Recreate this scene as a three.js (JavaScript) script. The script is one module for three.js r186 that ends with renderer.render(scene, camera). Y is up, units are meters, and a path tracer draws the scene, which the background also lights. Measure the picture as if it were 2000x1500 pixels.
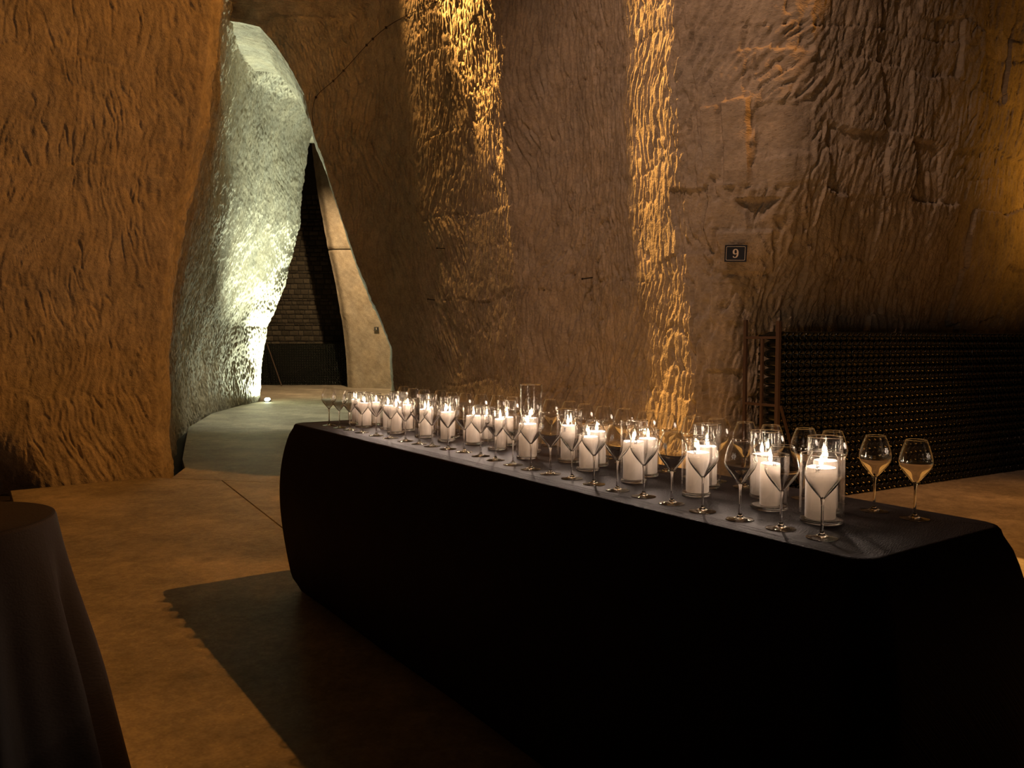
import * as THREE from 'three';
import { mergeGeometries } from 'three/addons/utils/BufferGeometryUtils.js';
import { RoundedBoxGeometry } from 'three/addons/geometries/RoundedBoxGeometry.js';
import { TextGeometry } from 'three/addons/geometries/TextGeometry.js';
import { FontLoader } from 'three/addons/loaders/FontLoader.js';

// ------------------------------------------------------------------ camera, exposure, lights
const scene = new THREE.Scene();
scene.background = new THREE.Color(0x000000);
const FOCAL = 1580, EYE = 1.6, PITCH = Math.atan(83 / FOCAL), TOP = 1.08;
const camera = new THREE.PerspectiveCamera(2 * Math.atan(750 / FOCAL) * 180 / Math.PI, 4 / 3, 0.05, 80);
camera.position.set(0, EYE, 0);
camera.rotation.set(-PITCH, 0, 0);
const renderer = new THREE.WebGLRenderer({ antialias: true });
renderer.toneMapping = THREE.LinearToneMapping;
renderer.toneMappingExposure = 1.0;
renderer.shadowMap.enabled = true;

const AMBER = [1, 0.37, 0.055], CANDLE = [1, 0.77, 0.62], PALE = [0.86, 1, 0.74], ROSE = [1, 0.56, 0.36];
// depth is measured ahead of the camera, so world z = -depth
const P = (x, y, depth) => new THREE.Vector3(x, y, -depth);
function spot(at, target, color, intensity, angle, penumbra, radius = 2) {
  const l = new THREE.SpotLight(new THREE.Color().setRGB(...color), intensity, 0, angle, penumbra, 2);
  l.position.copy(at); l.target.position.copy(target); l.castShadow = true; l.shadow.radius = radius;
  scene.add(l, l.target);
  return l;
}
const KEY_AT = P(7.6, 12.4, 5.5), KEY_TO = P(-4.4, 1.6, 6.6);
spot(KEY_AT, KEY_TO, AMBER, 268, 0.352, 0.08, 3);  // unseen lamp high at the right, placed to cast the table's shadow
const EDGE_AT = P(-2.5, 9.5, 12.9), EDGE_TO = P(1.55, 3.0, 8.9);
spot(EDGE_AT, EDGE_TO, [1, 0.47, 0.11], 1050, 0.31, 0.4, 3);  // unseen lamp above the long wall, placed to light its amber ridge
spot(EDGE_AT, P(-0.4, 2.2, 11.4), [1, 0.47, 0.12], 150, 0.29, 0.5, 3);  // weaker second beam from the same unseen lamp, for the farther ridge
const FLOOD_AT = P(-6.52, 0.09, 21.5), FLOOD_TO = P(-6.42, 0.95, 21.0);
spot(FLOOD_AT, FLOOD_TO, PALE, 70, 1.05, 0.2, 4);
spot(FLOOD_AT, P(-4.75, 5.6, 15.4), PALE, 430, 0.26, 1, 4);  // extra beam at the flood, added to brighten the upper passage wall
spot(FLOOD_AT, P(-5.75, 5.4, 20.1), PALE, 310, 0.5, 1, 4);
const DECK_FILL_AT = P(-4.2, 6.7, 18.2), DECK_FILL_TO = P(-4.5, 0, 17.6);
spot(DECK_FILL_AT, DECK_FILL_TO, [1, 0.97, 0.7], 58, 0.5, 0.35, 4);  // added fill lamp, hidden from view, brightens the passage floor
const PASS_FILL_AT = P(-2.85, 0.12, 19.6), PASS_FILL_TO = P(-5.7, 4.7, 19.0);
spot(PASS_FILL_AT, PASS_FILL_TO, PALE, 200, 0.6, 1, 4);  // added fill lamp behind the arch edge, brightens the far passage wall
const FAR_AT = P(-4.5, 7, 23.8), FAR_TO = P(-6.4, 0, 28.4);
spot(FAR_AT, FAR_TO, [1, 0.66, 0.34], 138, 0.95, 0.4, 4);  // unseen lamp in the far chamber, placed to light pier and floor
const SIDE_AT = P(7.6, 3.1, 8.5), SIDE_TO = P(6.5, 3.9, 10.0);
spot(SIDE_AT, SIDE_TO, [1, 0.4, 0.045], 8, 1.0, 0.9, 3);  // unseen lamp past the right edge, placed to make the wall glow there
const DOWN_AT = P(6.4, 7.5, 5.6), DOWN_TO = P(5.0, 0, 6.6);
spot(DOWN_AT, DOWN_TO, AMBER, 72, 0.42, 0.6, 3);  // unseen lamp, out of view, placed to light the floor at the right
const FILL_AT = P(-1.0, 9.0, 3.2), FILL_TO = P(2.0, 2.6, 9.4);
spot(FILL_AT, FILL_TO, ROSE, 70, 0.5, 0.8, 3);  // added fill lamp, out of view, lifts the shaded carved wall
const CANDLE_POWER = 0.2;

// ------------------------------------------------------------------ helpers
const rad = Math.PI / 180;
let seedNow = 20240;
const rnd = () => { seedNow = (seedNow + 0x6d2b79f5) | 0; let t = Math.imul(seedNow ^ (seedNow >>> 15), 1 | seedNow); t = (t + Math.imul(t ^ (t >>> 7), 61 | t)) ^ t; return ((t ^ (t >>> 14)) >>> 0) / 4294967296; };
const hash = (x, y, s = 0) => { let h = Math.imul(x | 0, 374761393) + Math.imul(y | 0, 668265263) + Math.imul(s | 0, 1442695041); h = Math.imul(h ^ (h >>> 13), 1274126177); h ^= h >>> 16; return (h >>> 0) / 4294967296; };
const GX = [], GY = [];
for (let i = 0; i < 64; i++) { GX.push(Math.cos(i / 64 * 2 * Math.PI)); GY.push(Math.sin(i / 64 * 2 * Math.PI)); }
function noise(x, y, s = 0) {                                          // gradient noise, about -1 .. 1
  const ix = Math.floor(x), iy = Math.floor(y), fx = x - ix, fy = y - iy;
  const a = fx * fx * fx * (fx * (fx * 6 - 15) + 10), b = fy * fy * fy * (fy * (fy * 6 - 15) + 10);
  const g = (cx, cy) => { const k = (hash(ix + cx, iy + cy, s) * 64) | 0; return GX[k] * (fx - cx) + GY[k] * (fy - cy); };
  const top = g(0, 0) + a * (g(1, 0) - g(0, 0)), bot = g(0, 1) + a * (g(1, 1) - g(0, 1));
  return 1.5 * (top + b * (bot - top));
}
const clamp = (x, a, b) => Math.min(b, Math.max(a, x));
const smooth = (a, b, x) => { const t = clamp((x - a) / (b - a), 0, 1); return t * t * (3 - 2 * t); };
const mix = (a, b, t) => a + (b - a) * t;
function table(points, x) {                                            // piecewise linear look-up
  if (x <= points[0][0]) return points[0][1];
  for (let i = 1; i < points.length; i++) if (x <= points[i][0]) return mix(points[i - 1][1], points[i][1], (x - points[i - 1][0]) / (points[i][0] - points[i - 1][0]));
  return points[points.length - 1][1];
}
function pixelOf(x, y, depth) {                                        // where a point shows in the 2000 x 1500 frame
  const c = Math.cos(PITCH), s = Math.sin(PITCH), dy = y - EYE, zc = depth * c - dy * s, yc = dy * c + depth * s;
  return [1000 + FOCAL * x / zc, 750 - FOCAL * yc / zc];
}
function onPlane(px, py, y) {                                          // the point of the level plane at height y that shows there: [x, depth]
  const c = Math.cos(PITCH), s = Math.sin(PITCH), vx = (px - 1000) / FOCAL, vy = (750 - py) / FOCAL, t = (y - EYE) / (vy * c - s);
  return [vx * t, t * (c + vy * s)];
}
const counts = {};
const numbered = (n) => { const k = counts[n] = (counts[n] ?? -1) + 1; return k ? n + '_' + String(k).padStart(3, '0') : n; };
function tag(o, label, category, group) {
  if (label) o.userData.label = label;
  if (category) o.userData.category = category;
  if (group) o.userData.group = group;
  return o;
}
function thing(name, at, label, category, group, turn = 0) {
  const o = new THREE.Group();
  o.name = numbered(name); o.position.copy(at); o.rotation.y = turn;
  scene.add(o);
  return tag(o, label, category, group);
}
function part(name, geometry, material, parent) {
  const m = new THREE.Mesh(geometry, material);
  m.name = name; m.castShadow = m.receiveShadow = true;
  parent.add(m);
  return m;
}
function structure(name, geometry, material) {
  const m = part(name, geometry, material, scene);
  m.userData.kind = 'structure';
  return m;
}
const rect = (w, h, d, r = 0.004) => new RoundedBoxGeometry(w, h, d, 2, r);
function bar(a, b, w, d = w) {                                         // a squared bar from a to b
  const v = b.clone().sub(a), g = rect(w, v.length(), d, Math.min(w, d) * 0.15);
  g.applyQuaternion(new THREE.Quaternion().setFromUnitVectors(new THREE.Vector3(0, 1, 0), v.clone().normalize()));
  return g.translate(...a.clone().add(b).multiplyScalar(0.5).toArray());
}
function rod(a, b, r, n = 10) {
  const v = b.clone().sub(a), g = new THREE.CylinderGeometry(r, r, v.length(), n);
  g.applyQuaternion(new THREE.Quaternion().setFromUnitVectors(new THREE.Vector3(0, 1, 0), v.clone().normalize()));
  return g.translate(...a.clone().add(b).multiplyScalar(0.5).toArray());
}
const lathe = (pts, n = 32, a = 0, b = Math.PI * 2) => new THREE.LatheGeometry(pts.map((p) => new THREE.Vector2(p[0], p[1])), n, a, b);
const ordinal = (n) => ['zeroth', 'first', 'second', 'third', 'fourth', 'fifth', 'sixth', 'seventh', 'eighth', 'ninth', 'tenth', 'eleventh', 'twelfth', 'thirteenth', 'fourteenth', 'fifteenth', 'sixteenth', 'seventeenth', 'eighteenth', 'nineteenth', 'twentieth', 'twenty-first', 'twenty-second', 'twenty-third', 'twenty-fourth', 'twenty-fifth', 'twenty-sixth', 'twenty-seventh', 'twenty-eighth'][n];

// ------------------------------------------------------------------ textures and materials
function dataTexture(size, fn, srgb, repeat) {
  const d = new Uint8Array(size * size * 4);
  for (let j = 0; j < size; j++) for (let i = 0; i < size; i++) {
    const c = fn(i / size, j / size), o = (j * size + i) * 4;
    for (let k = 0; k < 3; k++) d[o + k] = clamp(Math.round(255 * (Array.isArray(c) ? c[k] : c)), 0, 255);
    d[o + 3] = 255;
  }
  const t = new THREE.DataTexture(d, size, size, THREE.RGBAFormat);
  t.wrapS = t.wrapT = THREE.RepeatWrapping; t.magFilter = THREE.LinearFilter; t.minFilter = THREE.LinearMipmapLinearFilter; t.generateMipmaps = true;
  if (srgb) t.colorSpace = THREE.SRGBColorSpace;
  t.repeat.set(repeat, repeat); t.needsUpdate = true;
  return t;
}
// noise that closes on itself over the unit square
function tiled(x, y, n, s) {
  const ix = Math.floor(x * n), iy = Math.floor(y * n), fx = x * n - ix, fy = y * n - iy;
  const a = fx * fx * (3 - 2 * fx), b = fy * fy * (3 - 2 * fy), w = (k) => ((k % n) + n) % n;
  const v = (cx, cy) => hash(w(ix + cx), w(iy + cy), s);
  return mix(mix(v(0, 0), v(1, 0), a), mix(v(0, 1), v(1, 1), a), b);
}
const rockColor = dataTexture(512, (x, y) => {
  const v = 0.84 + 0.1 * (tiled(x, y, 6, 1) - 0.5) + 0.1 * (tiled(x, y, 23, 2) - 0.5) + 0.1 * (tiled(x, y, 120, 3) - 0.5), pit = tiled(x, y, 180, 5) > 0.93 ? 0.16 : 0;
  const warm = 0.05 * (tiled(x, y, 9, 4) - 0.5);
  return [v - pit, (v - pit) * (0.955 - warm * 0.4), (v - pit) * (0.875 - warm)];
}, true, 0.45);
const rockBump = dataTexture(512, (x, y) => 0.4 * tiled(x, y, 40, 11) + 0.35 * tiled(x, y, 110, 12) + 0.25 * tiled(x, y, 230, 13), false, 0.9);
const floorColor = dataTexture(512, (x, y) => {
  const v = 0.66 + 0.16 * (tiled(x, y, 5, 21) - 0.5) + 0.12 * (tiled(x, y, 17, 22) - 0.5) + 0.1 * (tiled(x, y, 70, 23) - 0.5) + 0.1 * (tiled(x, y, 240, 24) - 0.5), chip = tiled(x, y, 150, 25) > 0.975 ? 0.22 : 0;
  return [v + chip, (v + chip) * 0.95, (v + chip) * 0.86];
}, true, 0.42);
const floorBump = dataTexture(512, (x, y) => 0.5 * tiled(x, y, 12, 31) + 0.3 * tiled(x, y, 60, 32) + 0.2 * tiled(x, y, 200, 33), false, 0.6);
const wobble = dataTexture(256, (x, y) => 0.7 * tiled(0.3 * x, y, 9, 51) + 0.3 * tiled(x, y, 5, 52), false, 1);
const clothBump = dataTexture(512, (x, y) => 0.75 * tiled(x + 0.05 * tiled(x, y, 5, 40), y, 6, 41) + 0.25 * tiled(x, y, 200, 42), false, 1.4);

const std = (o) => new THREE.MeshStandardMaterial(o), rgb = (r, g, b) => new THREE.Color().setRGB(r, g, b);
const M = {
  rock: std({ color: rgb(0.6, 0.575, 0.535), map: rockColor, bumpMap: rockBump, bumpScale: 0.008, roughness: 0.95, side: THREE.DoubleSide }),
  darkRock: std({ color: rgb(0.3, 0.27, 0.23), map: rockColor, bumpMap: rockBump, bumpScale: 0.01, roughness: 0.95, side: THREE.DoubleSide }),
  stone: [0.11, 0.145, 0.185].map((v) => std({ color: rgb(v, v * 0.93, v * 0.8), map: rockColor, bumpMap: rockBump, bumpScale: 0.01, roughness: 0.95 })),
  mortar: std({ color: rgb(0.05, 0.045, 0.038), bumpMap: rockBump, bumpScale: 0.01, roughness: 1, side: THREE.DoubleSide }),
  floor: std({ color: rgb(0.84, 0.84, 0.84), map: floorColor, bumpMap: floorBump, bumpScale: 0.004, roughness: 0.62 }),
  soil: std({ color: rgb(0.03, 0.025, 0.02), bumpMap: rockBump, bumpScale: 0.01, roughness: 1 }),
  cloth: new THREE.MeshPhysicalMaterial({ color: rgb(0.017, 0.0125, 0.0115), bumpMap: clothBump, bumpScale: 0.004, roughness: 0.65, specularIntensity: 0.2, specularColor: rgb(1, 0.85, 0.78), side: THREE.DoubleSide }),
  roundCloth: new THREE.MeshPhysicalMaterial({ color: rgb(0.03, 0.023, 0.018), bumpMap: clothBump, bumpScale: 0.002, roughness: 0.8, specularIntensity: 0.4, side: THREE.DoubleSide }),
  wax: new THREE.MeshPhysicalMaterial({ color: rgb(0.55, 0.5, 0.44), roughness: 0.9, transmission: 0.7, thickness: 0, side: THREE.DoubleSide }),
  wick: std({ color: rgb(0.01, 0.009, 0.008), roughness: 1 }),
  flame: std({ color: rgb(0.1, 0.08, 0.05), emissive: rgb(1, 0.78, 0.48), emissiveIntensity: 40, roughness: 1 }),
  pane: new THREE.MeshPhysicalMaterial({ color: rgb(1, 1, 1), roughness: 0.02, bumpMap: wobble, bumpScale: 0.002, transmission: 1, thickness: 0, ior: 1.75, side: THREE.DoubleSide }),
  glass: new THREE.MeshPhysicalMaterial({ color: rgb(1, 1, 1), roughness: 0.0, transmission: 1, thickness: 0.01, ior: 1.5 }),
  etched: std({ color: rgb(0.85, 0.83, 0.8), roughness: 0.8 }),
  bottle: std({ color: rgb(0.006, 0.008, 0.005), roughness: 0.22 }),
  iron: std({ color: rgb(0.1, 0.062, 0.042), roughness: 0.75, metalness: 0.25 }),
  nail: std({ color: rgb(0.02, 0.016, 0.013), roughness: 0.8 }),
  lath: std({ color: rgb(0.03, 0.022, 0.015), roughness: 0.9 }),
  enamel: std({ color: rgb(0.008, 0.008, 0.011), roughness: 0.35 }),
  cream: std({ color: rgb(0.74, 0.66, 0.52), roughness: 0.6 }),
  lampBody: std({ color: rgb(0.04, 0.04, 0.042), roughness: 0.5, metalness: 0.6 }),
  tagPaper: std({ color: rgb(0.75, 0.5, 0.16), roughness: 0.8 }),
  tagInk: std({ color: rgb(0.2, 0.09, 0.02), roughness: 0.8 }),
  cable: std({ color: rgb(0.05, 0.035, 0.028), roughness: 0.8 }),
};
const glow = (color, k) => std({ color: rgb(0.02, 0.02, 0.02), emissive: rgb(...color), emissiveIntensity: k, roughness: 1 });

// ------------------------------------------------------------------ carved chalk
// tool marks: bands of strokes, each patch of a band struck in a direction of its own; metres in, metres out
function chisel(u, h, s, rough = 1) {
  const wu = u + 0.12 * noise(u * 1.1, h * 1.1, s + 1), wh = h + 0.16 * noise(u * 0.8 + 9, h * 0.8, s + 2);
  const course = wh * 0.82 + 0.15, k = Math.floor(course), f = course - k, seg = wu * 0.62 + 7 * hash(k, 3, s), q = Math.floor(seg);
  const slant = (hash(k, q, s + 4) - 0.5) * 0.95, lu = (seg - q - 0.5) / 0.62, lh = (f - 0.5) / 0.82;
  const c = Math.cos(slant), d = Math.sin(slant), x = lu * c + lh * d + 0.03 * noise(wu * 5, wh * 5, s + 6) + 9 * hash(k, q, s + 17), y = lh * c - lu * d + 9 * hash(k, q, s + 18);
  const rib = noise(x * 17, y * 2.6, s + 7), fine = noise(x * 36, y * 8, s + 8), mask = noise(x * 4.5, y * 2.2, s + 16);
  const cut = Math.max(0, 1 - Math.abs(noise(x * 9.5 + 3, y * 1.9, s + 9)) / 0.12) * smooth(-0.15, 0.35, mask);
  const flat = smooth(0.84, 0.88, hash(k, q, s + 10)) * smooth(0, 0.06, Math.min(f, 1 - f)) * smooth(0, 0.06, Math.min(seg - q, 1 - seg + q));
  const amp = rough * (0.75 + 0.4 * noise(u * 0.7, h * 0.7, s + 11)) * (1 - 0.75 * flat);
  const seam = -0.012 * Math.exp(-Math.pow(Math.min(f, 1 - f) / 0.016, 2)) * smooth(0.45, 0.7, hash(k, Math.floor(u * 1.9), s + 12));
  return amp * (0.0135 * rib + 0.006 * fine - 0.026 * cut) + 0.005 * rough * noise(wu * 30, wh * 11, s + 19) - 0.012 * rough * smooth(0.35, 0.6, noise(wu * 13, wh * 4.5, s + 20)) + seam + (hash(k, q, s + 13) - 0.5) * 0.014
    + 0.045 * noise(u * 0.55, h * 0.5, s + 14) + 0.016 * noise(u * 1.9, h * 1.6, s + 15);
}
// short pecked strokes without courses
function pecked(u, h, s) {
  const x = u + 0.25 * h + 0.25 * noise(u * 0.6, h * 0.6, s + 1) + 0.03 * noise(u * 6, h * 6, s + 2), y = h - 0.25 * u;
  const n = noise(x * 15, y * 7.5, s + 3), m = noise(x * 29, y * 15, s + 4);
  return 0.019 * n + 0.01 * m + 0.06 * noise(u * 0.7, h * 0.6, s + 5) + 0.025 * noise(u * 2, h * 2, s + 6);
}
function sheet(us, hs, at, back) {                                     // a grid of points (u, h) -> Vector3, uv in metres, and a plain back skin
  const pos = [], uv = [], idx = [], n = us.length, m = hs.length;
  for (let j = 0; j < m; j++) for (let i = 0; i < n; i++) { const v = at(us[i], hs[j]); pos.push(v.x, v.y, v.z); uv.push(v.u ?? us[i], hs[j]); }
  for (let j = 0; j + 1 < m; j++) for (let i = 0; i + 1 < n; i++) { const a = j * n + i; idx.push(a, a + n, a + 1, a + 1, a + n, a + n + 1); }
  const g = new THREE.BufferGeometry();
  g.setAttribute('position', new THREE.Float32BufferAttribute(pos, 3)); g.setAttribute('uv', new THREE.Float32BufferAttribute(uv, 2)); g.setIndex(idx);
  g.computeVertexNormals();
  if (!back) return g;
  const bu = us.filter((_, i) => i % 12 === 0 || i === n - 1), bh = hs.filter((_, j) => j % 16 === 0 || j === m - 1);
  return mergeGeometries([g, sheet(bu, bh, (u, h) => { const v = at(u, h), b = back(u, h); return { x: v.x + b[0], y: v.y, z: v.z - b[1], u: v.u }; })]);
}
const steps = (...runs) => { const out = []; for (const [a, b, d] of runs) for (let x = a; x < b - 1e-6; x += d) out.push(x); out.push(runs[runs.length - 1][1]); return out; };
// a bent line on the ground, by length: u -> [x, depth, nx, ndepth], the normal to the left of the way
function ground(points) {
  const curve = new THREE.CatmullRomCurve3(points.map(([x, d]) => new THREE.Vector3(x, 0, d)), false, 'centripetal');
  curve.arcLengthDivisions = 600;
  const length = curve.getLength(), N = 900, pts = curve.getSpacedPoints(N);
  return { length, at(u) {
    const t = clamp(u / length, 0, 1) * N, i = Math.min(N - 1, Math.floor(t)), a = pts[i], b = pts[i + 1], f = t - i, tx = b.x - a.x, tz = b.z - a.z, l = Math.hypot(tx, tz);
    return [mix(a.x, b.x, f), mix(a.z, b.z, f), -tz / l, tx / l];
  } };
}

// ---- the long wall on the right: u = 0 at its nose by the rack, growing to the left and away; u < 0 behind the bottle stack
const AX = [-0.595, 0.803], NX = [-0.803, -0.595], NOSE = [2.2, 8.25], BEND = 6.3;
const lowRun = ground([[9.6, 12.6], [6.4, 10.75], [4.4, 9.62], [3.2, 9.0], [2.6, 8.72], [2.33, 8.5], [NOSE[0] + 0.25 * AX[0], NOSE[1] + 0.25 * AX[1]]]);
const highRun = ground([[9.2, 11.5], [6.3, 9.85], [4.3, 8.75], [3.0, 8.05], [2.62, 7.9], [2.35, 8.05], [NOSE[0] + 0.25 * AX[0], NOSE[1] + 0.25 * AX[1]]]);
const bulge = [[-9, 0.05], [-0.4, 0.12], [0, 0.22], [0.24, 0.25], [0.32, 0.24], [0.8, 0.09], [1.3, -0.05], [1.8, -0.13], [2.2, -0.17], [2.5, -0.13], [3.3, 0.09], [3.42, 0.1], [3.5, 0.08], [4.3, -0.08], [5, -0.16], [6, -0.2], [7.3, -0.2], [9, -0.2]];
// where slabs have broken away cleanly beside the nose: [u from, to, height from, to, how far proud]
const SLABS = [[-0.125, 0.03, 3.2, 3.9, 0.03], [-0.33, -0.14, 3.1, 3.92, 0.055], [-0.72, -0.35, 3.4, 3.88, -0.03], [-0.25, -0.02, 2.72, 3.0, 0.02], [-0.47, -0.03, 2.28, 2.69, 0.045], [-0.6, -0.38, 3.08, 3.36, 0.01]];
function mainWall(u, h, rough = true) {
  let x, d, nx, nd, lean;
  if (u < 0.25) {
    const t = (u + 8) / 8.25, a = lowRun.at(t * lowRun.length), b = highRun.at(t * highRun.length), w = smooth(1.2, 3.4, h) * 0.85 + 0.15 * smooth(3, 8, h);
    x = mix(a[0], b[0], w); d = mix(a[1], b[1], w); nx = mix(a[2], b[2], w); nd = mix(a[3], b[3], w);
    const l = Math.hypot(nx, nd); nx = -nx / l; nd = -nd / l;
    if (nx * -0.3 + nd * -1 < 0) { nx = -nx; nd = -nd; }
    const f = smooth(-0.5, 0.25, u); nx = mix(nx, NX[0], f); nd = mix(nd, NX[1], f);
    lean = mix(0.06, 0.1, f);
  } else {
    const past = Math.max(0, u - BEND), turn = Math.min(past / 1.6, 1), s = Math.min(u, BEND);
    x = NOSE[0] + AX[0] * s; d = NOSE[1] + AX[1] * s; nx = NX[0]; nd = NX[1];
    // past the bend the wall turns to face the room
    if (past > 0) {
      const a1 = Math.atan2(AX[1], AX[0]), a2 = a1 + 0.75, n = 12;
      for (let i = 0; i < n; i++) { const p = past * (i + 0.5) / n, a = mix(a1, a2, smooth(0, 1.6, p)); x += Math.cos(a) * past / n; d += Math.sin(a) * past / n; }
      const a = mix(a1, a2, smooth(0, 1.6, past)); nx = -Math.sin(a); nd = Math.cos(a);
      if (nd > 0) { nx = -nx; nd = -nd; }
    }
    lean = 0.1;
  }
  const drift = 0.05 * noise(h * 0.7, 3.1, 77);
  let o = table(bulge, u + drift * (u > 0.2 ? 1 : 0)) + lean * h - 0.15 * Math.max(0, h - 6.2) * smooth(4, 2, u) + 0.16 * Math.pow(smooth(1.5, 0, h), 2) * smooth(-0.2, 0.4, u) - lean * 1.6;  // the unseen upper wall is drawn back so the key light passes
  if (rough) {
    const blocks = smooth(1.0, 0.2, u);                               // by the nose the rock has broken in slabs
    let r = chisel(u, h, 5, mix(1.15, 1.6, smooth(0.5, 1.4, u)) + 1.2 * smooth(-1.1, -0.5, u) * smooth(0.5, 0.25, u));
    if (u < 0.1 && u > -0.9) for (const [a, b, c, d, off] of SLABS) {
      const m = 0.012 * noise(u * 9, h * 9, 66), w = smooth(0, 0.018, Math.min(u - a, b - u) + m) * smooth(0, 0.018, Math.min(h - c, d - h) + m);
      r = mix(r, off + 0.1 * (h - c) * (off > 0 ? 0.3 : -0.2) + 0.25 * r, w);
    }
    o += r;
    const nu = (u + 0.36) / 0.17, nh = (2.98 - h) / 0.22;               // a broken niche under a ledge
    if (Math.abs(nu) < 1 && nh > 0 && nh < 1) o -= 0.13 * (1 - nh) * smooth(1 - 0.7 * nh, 0.75 - 0.7 * nh, Math.abs(nu - 0.25 * nh)) * smooth(0, 0.08, nh);
    if (blocks > 0) {
      const bu = u + 0.1 * noise(u * 2, h * 2, 61), bh = h + 0.1 * noise(u * 2, h * 2, 62), k = Math.floor(bh / 0.62), q = Math.floor(bu / 0.42 + 5 * hash(k, 1, 60));
      o += blocks * 0.06 * (hash(k, q, 63) - 0.5);
    }
  }
  return { x: x + nx * o, y: h, z: -(d + nd * o), u };
}
// the arch in it: how far the wall reaches to the left at each height, as left-over-ahead for up-over-ahead
const archEdge = [[-0.2, -0.147], [-0.06, -0.147], [-0.008, -0.149], [0.036, -0.165], [0.093, -0.19], [0.15, -0.209], [0.215, -0.228], [0.257, -0.2435], [0.3, -0.252], [0.327, -0.266], [0.365, -0.291], [0.38, -0.305], [0.386, -0.33], [0.392, -0.38], [0.4, -0.6]];
function archEnd(h) {
  let lo = 4.5, hi = 16;
  const over = (u) => { const v = mainWall(u, h, false), d = -v.z; return v.x / d - table(archEdge, (h - EYE) / d); };
  for (let i = 0; i < 40; i++) { const mid = (lo + hi) / 2; if (over(mid) > 0) lo = mid; else hi = mid; }
  return lo;
}
{
  const hs = steps([-0.12, 6.3, 0.021], [6.3, 7.3, 0.014], [7.3, 14.2, 0.33]), ends = new Map(hs.map((h) => [h, archEnd(h) + 0.02 * noise(h * 3, 0.5, 9)]));
  const us = steps([-8, -5.2, 0.06], [-5.2, -0.6, 0.0135], [-0.6, 7.6, 0.0105]);
  const warp = (u, h) => (u < 4.5 ? u : 4.5 + (u - 4.5) * (ends.get(h) - 4.5) / 3.1);
  const face = sheet(us, hs, (u, h) => mainWall(warp(u, h), h), () => [0.55, 0.9]);
  // the thickness of the arch, going back along the passage; its marks follow the length of the edge
  const low = hs.filter((h) => h < 7.7), edge = low.map((h) => mainWall(ends.get(h), h)), run = [0];
  for (let k = 1; k < low.length; k++) run.push(run[k - 1] + Math.min(Math.hypot(edge[k].x - edge[k - 1].x, edge[k].y - edge[k - 1].y), 0.5));
  const side = sheet(steps([0, 2.6, 0.026]), low.map((_, k) => k), (t, k) => {
    const v = edge[k], a = edge[Math.max(0, k - 3)], b = edge[Math.min(low.length - 1, k + 3)], l = Math.hypot(b.x - a.x, b.y - a.y) || 1, r = (0.7 * pecked(t, run[k], 8) + 0.05 * noise(t * 0.9, run[k] * 0.8, 19)) * smooth(0, 0.12, t) * mix(0.4, 1, smooth(12, 9, Math.abs(v.z)) + smooth(4.5, 6, v.y));
    return { x: v.x - 0.165 * t - (b.y - a.y) / l * r, y: v.y + (b.x - a.x) / l * r, z: v.z - t, u: t };
  });
  { const q = side.attributes.uv; for (let k = 0; k < q.count; k++) q.setY(k, run[q.getY(k)]); }
  structure('wall_right', mergeGeometries([face, side]), M.rock);
}

// ---- the pillar on the left and the lit side of the passage
const nearLean = [[-0.2, 0], [0, 0], [0.5, -0.06], [1.4, -0.03], [2.3, 0.09], [3.2, 0.27], [4.1, 0.51], [5, 0.63], [5.6, 0.67], [14, 1.0]];
const farLean = [[-0.2, 0], [0, 0], [1.15, 0.05], [1.97, 0.2], [3.05, 0.7], [4.54, 1.12], [6.57, 1.34], [7.18, 1.43], [14, 2.4]];
const vault = (h) => table(farLean, h) + 0.9 * Math.min(Math.max(0, h - 6.7), 3) ** 2;
const CORNER = 9.2;                                                    // length of the pillar's front
const frontRun = ground([[-11.2, 4.0], [-8.6, 6.4], [-6.6, 7.85], [-5.42, 8.7], [-4.75, 9.16], [-4.4, 9.4], [-4.17, 9.56]]);
const sideRun = ground([[-4.17, 9.56], [-4.26, 10.0], [-4.62, 10.95], [-5.45, 13.0], [-6.28, 15.5], [-6.75, 18], [-6.84, 19.6], [-6.78, 20.9], [-6.74, 21.5], [-6.86, 21.85], [-7.5, 22.2], [-9, 22.4]]);
function leftWall(u, h) {
  const front = u < CORNER, r = front ? frontRun.at(u / CORNER * frontRun.length) : sideRun.at(u - CORNER);
  const far = smooth(9.6, 21.4, front ? 9.4 : r[1]), shift = mix(table(nearLean, h), vault(h), far);
  let nx = r[2], nd = r[3];                                            // turn towards the room
  if (front ? nd > 0 : nx < 0) { nx = -nx; nd = -nd; }
  if (Math.abs(u - CORNER) < 0.1) { const f = smooth(CORNER - 0.1, CORNER + 0.1, u); nx = mix(0.57, 0.98, f); nd = mix(-0.82, 0.2, f); }
  const run = h + Math.max(0, shift) * (front ? 0 : far);
  let o = front ? chisel(u, h, 31, 1.05) : pecked(u, run, 31) * mix(1, 1.5, smooth(2.5, 5, h));
  if (Math.abs(u - CORNER) < 0.2) o = mix(chisel(u, h, 31, 1.05), pecked(u, run, 31), smooth(CORNER - 0.16, CORNER + 0.16, u));
  if (front) {
    o += 0.03 * h * smooth(CORNER, CORNER - 3, u);
    const hollow = Math.hypot((u - (CORNER - 2.45)) / 1.25, (h + 0.15) / 1.0);      // the foot of the pillar is hollowed at its left
    o -= 0.75 * smooth(1.1, 0.25, hollow);
  } 
  const rise = front ? 0 : (mix(table(nearLean, h + 0.05), vault(h + 0.05), far) - mix(table(nearLean, h - 0.05), vault(h - 0.05), far)) / 0.1 * Math.max(0, nx), l = Math.hypot(1, rise);
  return { x: r[0] + shift + nx * o / l, y: h - rise * o / l, z: -(r[1] + nd * o / l), u };
}
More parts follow.
